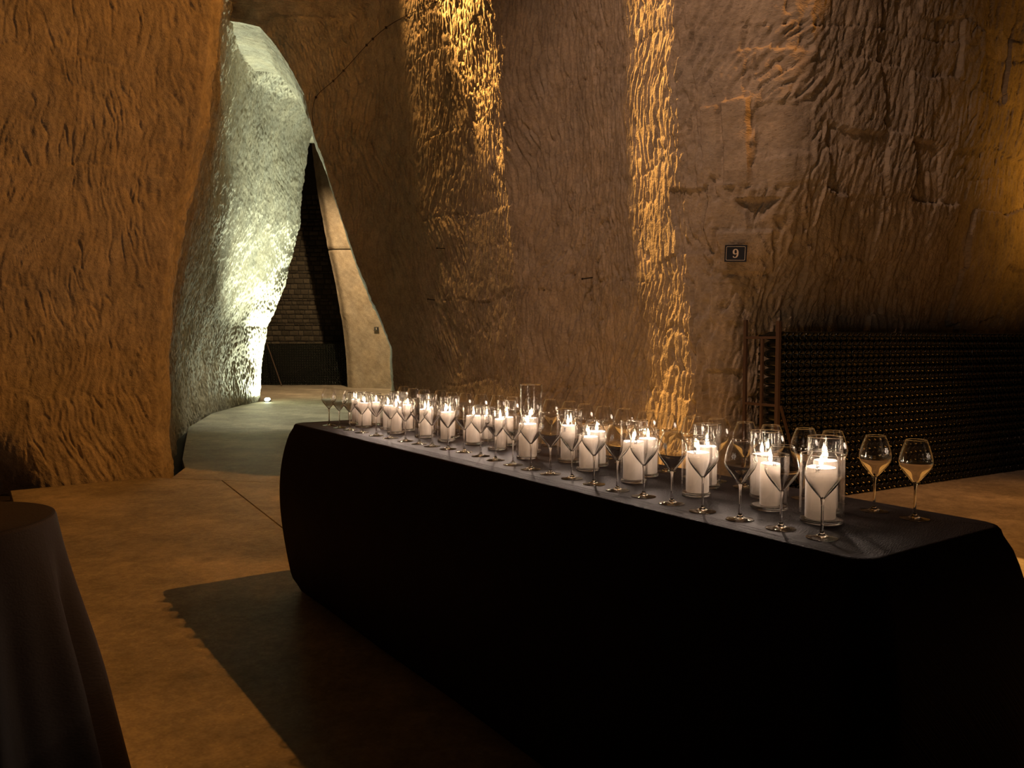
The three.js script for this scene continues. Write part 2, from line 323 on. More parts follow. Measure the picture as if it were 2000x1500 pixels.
{
  const total = CORNER + sideRun.length;
  const us = steps([0, 4.6, 0.08], [4.6, CORNER - 0.4, 0.011], [CORNER - 0.4, CORNER + 2, 0.018], [CORNER + 2, CORNER + 12.6, 0.02], [CORNER + 12.6, total, 0.08]);
  structure('wall_left', sheet(us, steps([-0.12, 6, 0.022], [6, 6.9, 0.022], [6.9, 9.8, 0.011], [9.8, 14.2, 0.3]), leftWall, (u) => (u < CORNER ? [-0.5, 0.6] : [-0.8, 0])), M.rock);
}
// ---- lintel deep in the passage, the rest of the room behind the camera, ceiling
{
  const shape = (u, h, s) => 0.02 * noise(u * 6, h * 6, s) + 0.03 * noise(u * 1.5, h * 1.5, s + 1);
  const g = sheet(steps([-6.6, -1.5, 0.1]), steps([7.16, 14.2, 0.2]), (u, h) => ({ x: u, y: h, z: -(21.55 + shape(u, h, 90)), u }), () => [0, 1.2]);
  const under = new THREE.BoxGeometry(5.1, 0.12, 1.3).translate(-4.05, 7.18, -22.2);
  structure('trim_1', mergeGeometries([g, under]), M.rock);
}
{
  const run = ground([[-11.2, 4.2], [-11, -3], [-6, -7], [2, -8], [9, -5.5], [11, 2], [10.6, 9], [9.2, 12.8]]);
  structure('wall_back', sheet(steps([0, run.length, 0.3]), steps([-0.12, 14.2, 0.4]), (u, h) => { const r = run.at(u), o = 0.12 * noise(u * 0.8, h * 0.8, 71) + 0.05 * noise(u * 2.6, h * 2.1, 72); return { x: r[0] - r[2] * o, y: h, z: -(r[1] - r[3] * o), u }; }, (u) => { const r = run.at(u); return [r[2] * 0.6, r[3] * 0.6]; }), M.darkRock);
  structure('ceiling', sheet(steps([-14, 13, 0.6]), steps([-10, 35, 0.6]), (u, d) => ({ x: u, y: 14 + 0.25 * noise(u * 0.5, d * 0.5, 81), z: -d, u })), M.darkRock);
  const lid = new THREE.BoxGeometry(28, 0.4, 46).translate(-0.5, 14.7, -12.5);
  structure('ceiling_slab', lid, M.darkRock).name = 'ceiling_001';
}

// ---- floor: slabs with open joints over dark ground
{
  const floor = new THREE.Group(); floor.name = 'floor'; floor.userData.kind = 'structure'; scene.add(floor);
  part('ground', new THREE.BoxGeometry(28, 0.3, 46).translate(-0.5, -0.27, -12.5), M.soil, floor);
  const slab = (pts) => {
    const s = new THREE.Shape(pts.map(([x, d]) => new THREE.Vector2(x, d)));
    const g = new THREE.ExtrudeGeometry(s, { depth: 0.1, bevelEnabled: true, bevelThickness: 0.006, bevelSize: 0.006, bevelOffset: -0.012, bevelSegments: 2 });
    g.rotateX(-Math.PI / 2).translate(0, -0.106, 0);
    return part('slab', g, M.floor, floor);
  };
  slab([[-5.4, 8.62], [-4.25, 9.46], [-3.35, 9.27], [1.65, 0.61], [4.6, -4.5], [4.6, -8.5], [-6, -8.5], [-6, 1], [-3.2, 2], [-2.2, 3.88]]);
  slab([[-3.35, 9.27], [1.2, 8.27], [3, 9.6], [12, 14], [12.5, -8.5], [4.6, -8.5], [4.6, -4.5], [1.65, 0.61]]);
  slab([[-4.0, 9.41], [-4.16, 10.2], [-4.5, 10.95], [-6.05, 15.05], [0, 13.75], [4, 10.2], [3, 9.6], [1.2, 8.27], [-3.35, 9.27]]);
  slab([[-6.05, 15.05], [-6.7, 18], [-6.85, 21.2], [-13, 21.2], [-13, 34.5], [4, 34.5], [4, 10.2], [0, 13.75]]);
}

// ---- the chamber beyond the passage: a tapering pier of two courses, a rubble wall, a far stack of bottles
{
  const PD = 28, pier = new THREE.Group(); pier.name = 'wall_middle'; pier.userData.kind = 'structure'; scene.add(pier);
  const edge = [[-0.1, -5.74], [1, -5.78], [2.1, -5.88], [3.5, -6.1], [4.76, -6.36], [6.7, -6.7], [8.46, -6.9], [13.9, -7.1]];
  const course = (a, b, s) => {
    const us = steps([0, 4.4, 0.06]), hs = steps([a, b, 0.06]);
    const point = (u, h) => ({ x: table(edge, h) + u + 0.012 * noise(h * 4, 1, s), y: h, z: -(PD + 0.25 * smooth(0.35, 0, u) ** 2 + 0.028 * chisel(u, h, s) / 0.03 - 0.05 * smooth(0, 0.05, Math.min(b - h, h - a))), u });
    const front = sheet(us, hs, point);
    const flank = sheet(steps([0, 1.6, 0.2]), hs, (t, h) => { const v = point(0, h); return { x: v.x + 0.1 * t, y: h, z: v.z - t, u: t }; });
    const cap = (h) => sheet(us, [0, 1.6], (u, t) => { const v = point(u, h); return { x: v.x, y: h, z: v.z - t, u }; });
    return mergeGeometries([front, flank, cap(a), cap(b)]);
  };
  part('block', course(-0.1, 4.75, 51), M.rock, pier);
  part('block_001', course(4.785, 13.9, 52), M.rock, pier);
}
{
  const WD = 31.2, wall = new THREE.Group(); wall.name = 'wall_far'; wall.userData.kind = 'structure'; scene.add(wall);
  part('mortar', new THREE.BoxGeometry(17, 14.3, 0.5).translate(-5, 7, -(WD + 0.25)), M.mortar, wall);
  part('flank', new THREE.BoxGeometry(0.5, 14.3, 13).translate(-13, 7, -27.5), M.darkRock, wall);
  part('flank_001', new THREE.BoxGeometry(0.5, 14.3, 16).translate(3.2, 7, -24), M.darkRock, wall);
  const variants = [];
  for (let k = 0; k < 5; k++) {                                        // rough stones of unit size
    const g = new THREE.BoxGeometry(1, 1, 1, 3, 3, 1), p = g.attributes.position;
    for (let i = 0; i < p.count; i++) {
      const x = p.getX(i), y = p.getY(i), z = p.getZ(i), r = Math.max(Math.abs(x), Math.abs(y)) > 0.4;
      p.setXYZ(i, x * (r ? 0.93 : 1) + 0.07 * noise(x * 2 + 9 * k, y * 2, 33), y * (r ? 0.9 : 1) + 0.08 * noise(x * 2 + 9 * k + 4, y * 2, 34), z > 0 ? z * (r ? 0.55 : 1) + 0.2 * noise(x * 3 + k, y * 3, 35) : z);
    }
    g.computeVertexNormals(); variants.push(g);
  }
  const stones = [], rest = [];
  for (let h = 1.2, row = 0; h < 7.2; row++) {
    const rh = row % 6 === 5 ? 0.09 : 0.15 + 0.07 * hash(row, 1, 41);
    for (let x = -10.4 + 0.2 * hash(row, 2, 41), i = 0; x < -5.9; i++) {
      const w = 0.17 + 0.2 * hash(row, i, 42), cx = x + w / 2, cy = h + rh / 2, [px, py] = pixelOf(cx, cy, WD);
      const seen = px > table([[380, 590], [450, 580], [560, 545], [640, 505], [672, 495]], py) && px < table([[380, 628], [480, 648], [640, 676], [672, 682]], py);
      (seen ? stones : rest).push([cx, cy, w - 0.025, rh - 0.022, row * 31 + i]);
      x += w;
    }
    h += rh;
  }
  const place = (o, [x, y, w, h, k]) => { o.position.set(x, y, -(WD - 0.01)); o.scale.set(w, h, 0.08 + 0.05 * hash(k, 1, 43)); o.rotation.z = 0.05 * (hash(k, 2, 43) - 0.5); o.updateMatrix(); };
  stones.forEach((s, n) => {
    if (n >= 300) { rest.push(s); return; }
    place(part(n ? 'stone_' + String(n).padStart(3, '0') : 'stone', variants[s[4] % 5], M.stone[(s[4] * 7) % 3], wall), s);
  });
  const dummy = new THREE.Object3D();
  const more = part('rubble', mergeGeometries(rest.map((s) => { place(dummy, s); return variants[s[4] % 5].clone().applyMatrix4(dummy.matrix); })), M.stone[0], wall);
  more.userData.kind = 'stuff';
}

// ------------------------------------------------------------------ the covered table
const A = onPlane(570, 826, TOP), B = onPlane(1692, 1098, TOP);
const along = new THREE.Vector2(B[0] - A[0], B[1] - A[1]), LENGTH = along.length(), WIDTH = 0.7;
along.normalize();
const across = new THREE.Vector2(-along.y, along.x);                   // towards the far long edge
const MID = [A[0] + along.x * LENGTH / 2 + across.x * WIDTH / 2, A[1] + along.y * LENGTH / 2 + across.y * WIDTH / 2];
const TURN = Math.atan2(along.y, along.x);                             // turn about y that lays local x along the table
{
  const t = thing('banquet_table', P(MID[0], 0, MID[1]), 'long bar-height table under a fitted black cloth, crowded with candles and wine glasses', 'table', null, TURN);
  const outline = (off, r, n = 12) => {                                // a rounded rectangle, anticlockwise
    const hw = LENGTH / 2 + off, hd = WIDTH / 2 + off, pts = [];
    const run = (x0, y0, x1, y1, k) => { for (let i = 0; i < k; i++) pts.push([mix(x0, x1, i / k), mix(y0, y1, i / k)]); };
    const arc = (cx, cy, a0) => { for (let i = 0; i < n; i++) { const a = a0 + Math.PI / 2 * i / n; pts.push([cx + r * Math.cos(a), cy + r * Math.sin(a)]); } };
    arc(hw - r, hd - r, 0); run(hw - r, hd, -hw + r, hd, 60); arc(-hw + r, hd - r, Math.PI / 2); run(-hw, hd - r, -hw, -hd + r, 14);
    arc(-hw + r, -hd + r, Math.PI); run(-hw + r, -hd, hw - r, -hd, 60); arc(hw - r, -hd + r, Math.PI * 1.5); run(hw, -hd + r, hw, hd - r, 14);
    return pts;
  };
  const rings = [];
  for (const k of [0, 0.2, 0.4, 0.6, 0.8]) rings.push([k, TOP]);       // the top, from the middle out
  const drop = [[-0.012, TOP], [-0.004, TOP - 0.003], [0.003, TOP - 0.012], [0.008, TOP - 0.028]];
  for (let i = 1; i <= 26; i++) { const f = i / 26; drop.push([0.008 + 0.085 * Math.sin(Math.PI * Math.pow(f, 0.8)) ** 0.9 * (1 - 0.1 * f) - 0.03 * smooth(0.9, 1, f), mix(TOP - 0.028, 0.004, f)]); }
  const pos = [], uv = [], idx = [], N = outline(0, 0.06).length;
  for (const [k, y] of rings) for (const [x, z] of outline(-0.012, 0.06)) { pos.push(x * k, y, -z * k); uv.push(x * k, z * k); }
  drop.forEach(([off, y]) => outline(off, 0.06 + Math.max(0, off) * 0.6).forEach(([x, z], i) => {
    const w = 0.006 * noise(i * 0.09, y * 1.5, 15) * smooth(TOP - 0.02, TOP - 0.4, y);
    pos.push(x + w, y, -z + w); uv.push(x, z + y);
  }));
  const R = rings.length + drop.length;
  for (let j = 0; j + 1 < R; j++) for (let i = 0; i < N; i++) { const a = j * N + i, b = j * N + (i + 1) % N; idx.push(a, a + N, b, b, a + N, b + N); }
  const g = new THREE.BufferGeometry();
  g.setAttribute('position', new THREE.Float32BufferAttribute(pos, 3)); g.setAttribute('uv', new THREE.Float32BufferAttribute(uv, 2)); g.setIndex(idx); g.computeVertexNormals();
  part('tablecloth', g, M.cloth, t);
  part('tabletop', rect(LENGTH - 0.08, 0.03, WIDTH - 0.08).translate(0, TOP - 0.022, 0), M.lath, t);
}

// ------------------------------------------------------------------ wine glasses
const bowl = [[0.0045, 0.104], [0.0085, 0.108], [0.017, 0.118], [0.03, 0.134], [0.04, 0.149], [0.0448, 0.16], [0.0462, 0.168], [0.0455, 0.178], [0.0425, 0.192], [0.0375, 0.209], [0.0325, 0.223], [0.0287, 0.2325]];
const bowlCurve = new THREE.SplineCurve(bowl.map(([x, y]) => new THREE.Vector2(x, y)));
const bowlRadius = (y) => table(bowlCurve.getPoints(60).map((p) => [p.y, p.x]), y);
// solid thick glass at the bottom that thins out towards the widest girth, a fine wall above it
const WAIST = 18, bowlPoints = bowlCurve.getPoints(34), bowlInside = bowlPoints.map((p, i) => {
  const a = bowlPoints[Math.max(0, i - 1)], b = bowlPoints[Math.min(i + 1, 34)], l = Math.hypot(b.x - a.x, b.y - a.y), t = i > WAIST ? 0.0009 : mix(0.0028, 0.00004, smooth(0.112, bowlPoints[WAIST].y, p.y));
  return new THREE.Vector2(p.x - t * (b.y - a.y) / l, p.y + t * (b.x - a.x) / l);
});
const bowlBase = new THREE.LatheGeometry([new THREE.Vector2(0.0001, bowlPoints[0].y), ...bowlPoints.slice(0, WAIST + 1), ...bowlInside.slice(0, WAIST + 1).reverse().filter((p) => p.x > 0.003), new THREE.Vector2(0.0001, 0.1105)], 48);
const bowlWall = new THREE.LatheGeometry([...bowlPoints.slice(WAIST), ...bowlInside.slice(WAIST + 1).reverse()], 48);
const rimGeometry = new THREE.TorusGeometry(0.0283, 0.0008, 8, 48).rotateX(Math.PI / 2).translate(0, 0.2325, 0);
const stemGeometry = lathe([[0.0001, 0.0], [0.0405, 0.0], [0.0414, 0.0008], [0.0405, 0.0018], [0.03, 0.0032], [0.016, 0.006], [0.0075, 0.0115], [0.0045, 0.019], [0.0036, 0.035], [0.0034, 0.06], [0.0036, 0.085], [0.0045, 0.097], [0.0062, 0.1045], [0.005, 0.1075], [0.0001, 0.106]], 40);
const crest = (() => {                                                 // the etched monogram, laid on the bowl at angle 0
  const line = (pts, r = 0.00055) => {
    const c = new THREE.CatmullRomCurve3(pts.map(([x, y]) => { const h = 0.19 + y, b = bowlRadius(h) + 0.0002, a = x / b; return new THREE.Vector3(b * Math.sin(a), h, b * Math.cos(a)); }));
    return new THREE.TubeGeometry(c, pts.length * 3, r, 5);
  };
  const k = 0.001, ring = [];
  for (let i = 0; i <= 24; i++) ring.push([6.2 * k * Math.cos(i / 24 * 2 * Math.PI), 5.6 * k * Math.sin(i / 24 * 2 * Math.PI)]);
  return mergeGeometries([line(ring, 0.0008), line([[-4.4, 8.6], [-2.6, 7.2], [0, 1], [2.6, 7.2], [4.4, 8.6]].map(([x, y]) => [x * k, y * k])),
    line([[-5, 9], [-1.4, 9]].map(([x, y]) => [x * k, y * k])), line([[1.4, 9], [5, 9]].map(([x, y]) => [x * k, y * k])),
    line([[-3.4, 8.5], [-3, 0], [-3.4, -8]].map(([x, y]) => [x * k, y * k]), 0.0007), line([[3.4, 8.5], [3, 0], [3.4, -8]].map(([x, y]) => [x * k, y * k]), 0.0007),
    line([[-5.4, -8.6], [-1.4, -8.6]].map(([x, y]) => [x * k, y * k]), 0.0008), line([[1.4, -8.6], [5.4, -8.6]].map(([x, y]) => [x * k, y * k]), 0.0008),
    line([[2.4, 3], [0, 4], [-1.8, 2.2], [0, 0.2], [1.8, -1.8], [0, -3.8], [-2.4, -3]].map(([x, y]) => [x * k, y * k]))]);
})();
let glassModel;
function wineGlass(px, py, turn, label, group) {
  const [x, d] = onPlane(px, py, TOP);
  let o;
  if (!glassModel) {
    o = glassModel = thing('wine_glass', P(0, 0, 1), label, 'wine glass', group);
    part('foot_and_stem', stemGeometry, M.glass, o);
    part('bowl_base', bowlBase, M.glass, o);
    const b = part('bowl', bowlWall, M.pane, o);
    part('rim', rimGeometry, M.glass, b);
    const c = part('monogram', crest, M.etched, b);
    c.userData.label = 'white etched round monogram';
  } else {
    o = glassModel.clone(); o.name = numbered('wine_glass'); scene.add(o); tag(o, label, 'wine glass', group);
  }
  o.position.copy(P(x, TOP + 0.0006, d)); o.rotation.y = turn * rad;
}
const frontRow = [[643, 831], [663, 836], [684, 840], [707, 845], [735, 851], [763, 856], [792, 862], [819, 867], [844, 872], [875, 877.5], [907, 883], [939, 891], [968, 899], [1002, 908], [1037, 917], [1075, 926], [1117, 935], [1160, 946], [1206, 958], [1257, 970], [1312, 984], [1372, 999], [1445, 1015], [1525, 1033], [1605, 1051]];
frontRow.forEach(([x, y], i) => wineGlass(x, y, -42 + 14 * (hash(i, 1, 91) - 0.5), i ? (i === frontRow.length - 1 ? 'empty tulip wine glass nearest the camera, before the widest candle cylinder' : `empty tulip wine glass, ${ordinal(i + 1)} from the far left of the front row`) : 'empty tulip wine glass at the far left corner of the black table', 'wine glasses in the front row'));
const backRow = [[791, 758.5], [809.5, 763], [831, 765], [863, 766.6], [885, 770.5], [912, 772.3], [942, 774.6], [975, 776.2], [1003, 779.5], [1041, 781.8], [1078, 785], [1114.5, 789], [1144, 794.5], [1181, 799], [1220.5, 804], [1263, 809.6], [1302, 813.8], [1355, 820], [1400, 824.5], [1456, 831], [1506, 836.8], [1572, 843.8], [1626, 849]];
backRow.forEach(([x, r], i) => wineGlass(x - 2, (2.36 * r - 667) / 1.36, 42 + 14 * (hash(i, 2, 91) - 0.5), `empty wine glass behind the candles, ${ordinal(i + 1)} from the far left of the back row`, 'wine glasses in the back row'));
wineGlass(1707, 998.5, 22, 'empty tulip wine glass standing alone just right of the last candle', 'wine glasses at the right end');
wineGlass(1786, 1013.5, 22, 'empty tulip wine glass nearest the right end of the black table', 'wine glasses at the right end');

// ------------------------------------------------------------------ candles in glass cylinders
// [pixel x, pixel y of the foot, diameter, height, pixel x of the candle, its diameter, its height]
const cylinders = [
  [694, 828.5, 0.09, 0.2, 696, 0.056, 0.145], [711, 834.5, 0.106, 0.21, 712.5, 0.078, 0.135], [735, 830, 0.09, 0.18, 735, 0.05, 0.13], [758.5, 838.5, 0.1, 0.18, 758, 0.06, 0.13],
  [777.5, 829.5, 0.1, 0.206, 777.5, 0.06, 0.13], [774, 846.5, 0.105, 0.22, 774.5, 0.058, 0.135], [796, 841.5, 0.09, 0.18, 797, 0.058, 0.14], [830.5, 854, 0.117, 0.195, 831, 0.062, 0.14],
  [837, 844.5, 0.1, 0.218, 837, 0.06, 0.13], [872, 862, 0.096, 0.19, 870.5, 0.053, 0.14], [879, 855.5, 0.105, 0.222, 879, 0.055, 0.13], [925, 867.5, 0.109, 0.19, 925, 0.075, 0.132],
  [951, 861, 0.1, 0.178, 951, 0.055, 0.12], [971.5, 878.5, 0.096, 0.185, 977, 0.053, 0.136], [990, 870, 0.097, 0.226, 990, 0.065, 0.13], [1029, 896, 0.097, 0.19, 1031, 0.08, 0.143],
  [1037, 883.5, 0.102, 0.318, 1035, 0.075, 0.15], [1112, 902, 0.11, 0.226, 1109, 0.062, 0.146], [1148, 919, 0.096, 0.18, 1149.5, 0.075, 0.125], [1167, 910, 0.095, 0.175, 1165.5, 0.074, 0.133],
  [1238, 942, 0.099, 0.229, 1236.5, 0.075, 0.14], [1262, 930, 0.098, 0.18, 1265, 0.073, 0.134], [1360, 968, 0.101, 0.19, 1362, 0.076, 0.135], [1380, 952, 0.097, 0.226, 1380, 0.07, 0.135],
  [1502, 994, 0.116, 0.17, 1503, 0.06, 0.13], [1493, 972, 0.1, 0.222, 1486, 0.07, 0.135], [1604, 1020, 0.122, 0.197, 1601.5, 0.084, 0.147], [1609, 1000, 0.102, 0.23, 1611, 0.072, 0.146],
];
const where = (i) => {
  const [x, y, , h] = cylinders[i];
  if (h > 0.3) return 'by far the tallest, near the middle of the table';
  if (i === 26) return 'widest and nearest, at the right end of the candles';
  if (i === 27) return 'just behind the widest cylinder at the right end';
  return null;
};
cylinders.forEach(([px, py, dia, high, cx, cd, ch], i) => {
  const [x, d] = onPlane(px, py, TOP), [wx] = onPlane(cx, py, TOP), r = dia / 2, y0 = TOP + 0.0006;
  const rank = cylinders.slice().sort((a, b) => a[0] - b[0]).indexOf(cylinders[i]) + 1, place = where(i) ?? `${ordinal(rank)} from the far left end`;
  const holder = thing('candle_holder', P(x, y0, d), `clear glass candle cylinder, ${place}`, 'candle holder', 'glass candle cylinders on the table');
  part('wall', lathe([[r - 0.0004, 0.002], [r, 0.008], [r, high * 0.5], [r, high], [r - 0.0028, high], [r - 0.0028, high * 0.5], [r - 0.0028, 0.013]], 64), M.pane, holder);
  part('base', lathe([[0.0001, 0], [r * 0.8, 0], [r - 0.005, 0.0005], [r - 0.0015, 0.003], [r - 0.0012, 0.008], [r - 0.004, 0.0125], [r * 0.8, 0.0115], [0.0001, 0.011]], 56), M.glass, holder);
  part('rim', new THREE.TorusGeometry(r - 0.0012, 0.002, 10, 56).rotateX(Math.PI / 2).translate(0, high, 0), M.glass, holder);
  const lim = r - cd / 2 - 0.004, off = clamp(wx - x, -lim, lim), c = cd / 2;
  const candle = thing('pillar_candle', P(x + off, y0 + 0.0135, d), `lit ivory pillar candle, its cylinder ${place}`, 'candle', 'lit pillar candles on the table');
  const rim = ch;
  part('wax', lathe([[0.0001, 0], [c - 0.002, 0], [c, 0.002], [c, ch * 0.4], [c, rim - 0.005], [c - 0.0018, rim - 0.0012], [c - 0.005, rim], [c * 0.75, rim - 0.004], [c * 0.45, rim - 0.007], [0.0001, rim - 0.0085]], 40), M.wax, candle);
  part('wick', rod(new THREE.Vector3(0, rim - 0.009, 0), new THREE.Vector3(0.0012, rim + 0.006, 0), 0.0009, 6), M.wick, candle);
  const fh = 0.03 + 0.012 * hash(i, 5, 91), fl = [];
  for (let k = 0; k <= 12; k++) { const f = k / 12; fl.push([Math.max(0.0001, 0.0062 * Math.pow(Math.sin(Math.PI * Math.pow(f, 0.62)), 0.9) * (1 - 0.25 * f)), rim + 0.0035 + fh * f]); }
  part('flame', lathe(fl, 16), M.flame, candle);
  const l = new THREE.PointLight(new THREE.Color().setRGB(...CANDLE), CANDLE_POWER, 0, 2);
  l.position.set(0, rim + 0.0035 + fh * 0.42, 0); l.castShadow = true; l.shadow.radius = 0.2;
  candle.add(l);
});

// ------------------------------------------------------------------ bottles laid up against the wall
const bottleGeometry = (n) => lathe([[0.0004, 0.03], [0.012, 0.026], [0.024, 0.014], [0.031, 0.003], [0.0355, 0], [0.0405, 0.002], [0.0435, 0.008], [0.0441, 0.018], [0.0441, 0.17], [0.037, 0.2], [0.02, 0.245], [0.0148, 0.275], [0.0142, 0.294], [0.0168, 0.298], [0.0168, 0.308], [0.0001, 0.309]], n).rotateX(-Math.PI / 2);
{
  const start = onPlane(1519, 988, 0), end = onPlane(2000, 918, 0), dir = new THREE.Vector2(end[0] - start[0], end[1] - start[1]).normalize(), into = new THREE.Vector2(-dir.y, dir.x);
  const turn = Math.atan2(dir.y, dir.x), PX = 0.0888, PY = 0.0893, ROWS = 19, COLUMNS = 60, Y0 = 0.001;
  const at = (row, col) => { const s = 0.05 + col * PX, j = 0.012 * hash(row, col, 97); return P(start[0] + dir.x * s + into.x * j, Y0 + (ROWS - 1 - row) * PY + 0.0445 + 0.0006 * (hash(row, col, 96) - 0.5), start[1] + dir.y * s + into.y * j); };
  const g = bottleGeometry(24), proto = new THREE.Mesh(g, M.bottle);
  proto.castShadow = proto.receiveShadow = true;
  const turnUp = Math.atan2(dir.y, dir.x);
  let made = 0;
  const rest = [];
  for (let col = 0; col < COLUMNS; col++) for (let row = 0; row < ROWS; row++) {
    if (made >= 300) { rest.push([row, col]); continue; }
    const o = made ? scene.getObjectByName('bottle').clone() : proto;
    o.name = numbered('bottle'); o.position.copy(at(row, col)); o.rotation.set(0, turnUp, 0); scene.add(o); made++;
    tag(o, `dark bottle end, ${ordinal(row + 1)} row from the top, ${ordinal(col + 1)} along from the stack's left post`, 'bottle', 'bottles at the left end of the stack');
  }
  const many = new THREE.InstancedMesh(g, M.bottle, rest.length), m = new THREE.Matrix4(), q = new THREE.Quaternion().setFromEuler(new THREE.Euler(0, turnUp, 0)), one = new THREE.Vector3(1, 1, 1);
  rest.forEach(([row, col], i) => many.setMatrixAt(i, m.compose(at(row, col), q, one)));
  many.name = 'stacked_bottles'; many.userData.kind = 'stuff'; many.castShadow = many.receiveShadow = true;
  tag(many, 'rest of the long low stack of dark bottles running off to the right', 'bottles');
  scene.add(many);
  // rack: posts, rails, brace, laths; local x along the stack, local -z into the wall
  const rack = thing('bottle_rack', P(start[0], 0, start[1]), 'rusty iron frame at the left end of the long bottle stack', 'rack', null, turn), V = (x, y, z) => new THREE.Vector3(x, y, -z), top = Y0 + ROWS * PY;
  part('post', bar(V(-0.03, 0, 0.0), V(-0.03, top + 0.1, 0.0), 0.04), M.iron, rack);
  part('post', bar(V(-0.03, 0, 0.2), V(-0.03, top - 0.06, 0.2), 0.028), M.iron, rack);
  part('post', bar(V(-0.03, 0, 0.42), V(-0.03, top + 0.12, 0.42), 0.034), M.iron, rack);
  for (const y of [top - 0.06, 0.98, 0.3]) part('rail', bar(V(-0.03, y, -0.01), V(-0.03, y, 0.43), 0.026), M.iron, rack);
  part('brace', bar(V(-0.02, 0.98, -0.03), V(0.36, 0.02, -0.03), 0.022), M.iron, rack);
  // paper tag hung on the bottle ends at the right of the frame
  const f = onPlane(1995, 918.6, 0), t = thing('label_tag', P(f[0] - into.x * 0.03, 1.085, f[1] - into.y * 0.03), 'small yellow paper tag hung on the bottle stack at the right edge', 'tag', null, turn);
  part('card', rect(0.085, 0.135, 0.004, 0.0015), M.tagPaper, t);
  for (const [x, y, w, h] of [[0, 0.045, 0.062, 0.012], [-0.02, 0.012, 0.008, 0.03], [0.0, 0.012, 0.008, 0.03], [0.02, 0.012, 0.008, 0.03], [0, -0.035, 0.05, 0.006]]) part('print', new THREE.BoxGeometry(w, h, 0.0012).translate(x, y, 0.0024), M.tagInk, t);
}
{
  // the far stack, seen through the passage
  const g = bottleGeometry(12), ROWS = 17, COLUMNS = 56, many = new THREE.InstancedMesh(g, M.bottle, ROWS * COLUMNS), m = new THREE.Matrix4();
  for (let r = 0, i = 0; r < ROWS; r++) for (let c = 0; c < COLUMNS; c++) many.setMatrixAt(i++, m.makeTranslation(-9.7 + c * 0.0885, 0.05 + r * 0.0895, -29.7));
  many.name = 'stacked_bottles_001'; many.userData.kind = 'stuff';
  tag(many, 'far stack of dark bottles below the rubble wall, seen through the passage', 'bottles'); scene.add(many);
  const b = part('support_brace', rod(P(-8.95, 1.5, 29.6), P(-8.3, 0.0, 29.1), 0.022), M.iron, scene);
  tag(b, 'thin slanting iron prop leaning on the far bottle stack', 'prop');
}

// ------------------------------------------------------------------ number plates, cable, nails
const serif = await new FontLoader().loadAsync('fonts/droid/droid_serif_bold.typeface.json');
function wallAt(px, py, uMin, uMax) {                                  // the point of the long wall that shows there
  let best = null, bu = 0, bh = 0, step = 0.2, u0 = (uMin + uMax) / 2, h0 = 4, su = (uMax - uMin) / 2, sh = 4;
  for (let pass = 0; pass < 6; pass++) {
    best = Infinity;
    for (let i = -12; i <= 12; i++) for (let j = -12; j <= 12; j++) {
      const u = u0 + su * i / 12, h = Math.max(0, h0 + sh * j / 12), v = mainWall(u, h), [x, y] = pixelOf(v.x, v.y, -v.z), e = (x - px) ** 2 + (y - py) ** 2;
      if (e < best) { best = e; bu = u; bh = h; }
    }
    u0 = bu; h0 = bh; su /= 4; sh /= 4;
  }
  const v = mainWall(bu, bh);
  return new THREE.Vector3(v.x, v.y, v.z);
}
function plate(at, w, h, digit, turn, tilt, roll, label) {
  const t = thing('number_plate', at, label, 'sign', null);
  t.rotation.set(tilt, turn, roll, 'YXZ');
  part('panel', rect(w, h, 0.012, 0.003), M.enamel, t);
  const bw = w * 0.86, bh = h * 0.82, s = new THREE.Shape(), hole = new THREE.Path(), rr = (p, a, b, r) => { p.moveTo(-a + r, -b); p.lineTo(a - r, -b); p.quadraticCurveTo(a, -b, a, -b + r); p.lineTo(a, b - r); p.quadraticCurveTo(a, b, a - r, b); p.lineTo(-a + r, b); p.quadraticCurveTo(-a, b, -a, b - r); p.lineTo(-a, -b + r); p.quadraticCurveTo(-a, -b, -a + r, -b); };
  rr(s, bw / 2, bh / 2, w * 0.05); rr(hole, bw / 2 - w * 0.016, bh / 2 - w * 0.016, w * 0.04); s.holes.push(hole);
  part('border', new THREE.ExtrudeGeometry(s, { depth: 0.0015, bevelEnabled: false }).translate(0, 0, 0.006), M.cream, t);
  const g = new TextGeometry(digit, { font: serif, size: h * 0.52, depth: 0.0016, curveSegments: 8, bevelEnabled: false });
  g.computeBoundingBox(); const b = g.boundingBox; g.translate(-(b.min.x + b.max.x) / 2, -(b.min.y + b.max.y) / 2, 0.006);
  part('numeral', g, M.cream, t);
}
{
  const at = wallAt(1437, 495, -0.6, 0.5), toward = at.clone().sub(camera.position).normalize();
  plate(at.addScaledVector(toward, -0.07), 0.215, 0.165, '9', -28 * rad, 4 * rad, -3 * rad, 'black enamel plate with a cream number nine on the chalk wall');
  plate(P(-4.66, 2.04, 27.86), 0.17, 0.13, '6', 0, 0, 0, 'tiny black number plate on the pale pier beyond the passage');
}
{
  const pts = [[612, 246], [610, 222], [617, 190], [651, 158], [671, 138], [716, 88], [728, 76], [754, 54], [794, 30], [850, 3], [905, -25]].map(([x, y]) => wallAt(x, y, 3.2, 12));
  pts.forEach((p) => p.addScaledVector(camera.position.clone().sub(p).normalize(), 0.05));
  const c = thing('wall_cable', pts[0].clone(), 'thin dark cable climbing the wall to the right of the arch', 'cable');
  part('line', new THREE.TubeGeometry(new THREE.CatmullRomCurve3(pts.map((p) => p.clone().sub(pts[0])), false, 'centripetal'), 90, 0.005, 6), M.cable, c);
  for (const p of pts.slice(2, -1)) part('clip', rect(0.035, 0.035, 0.03, 0.006).translate(...p.clone().sub(pts[0]).toArray()), M.cable, c);
}
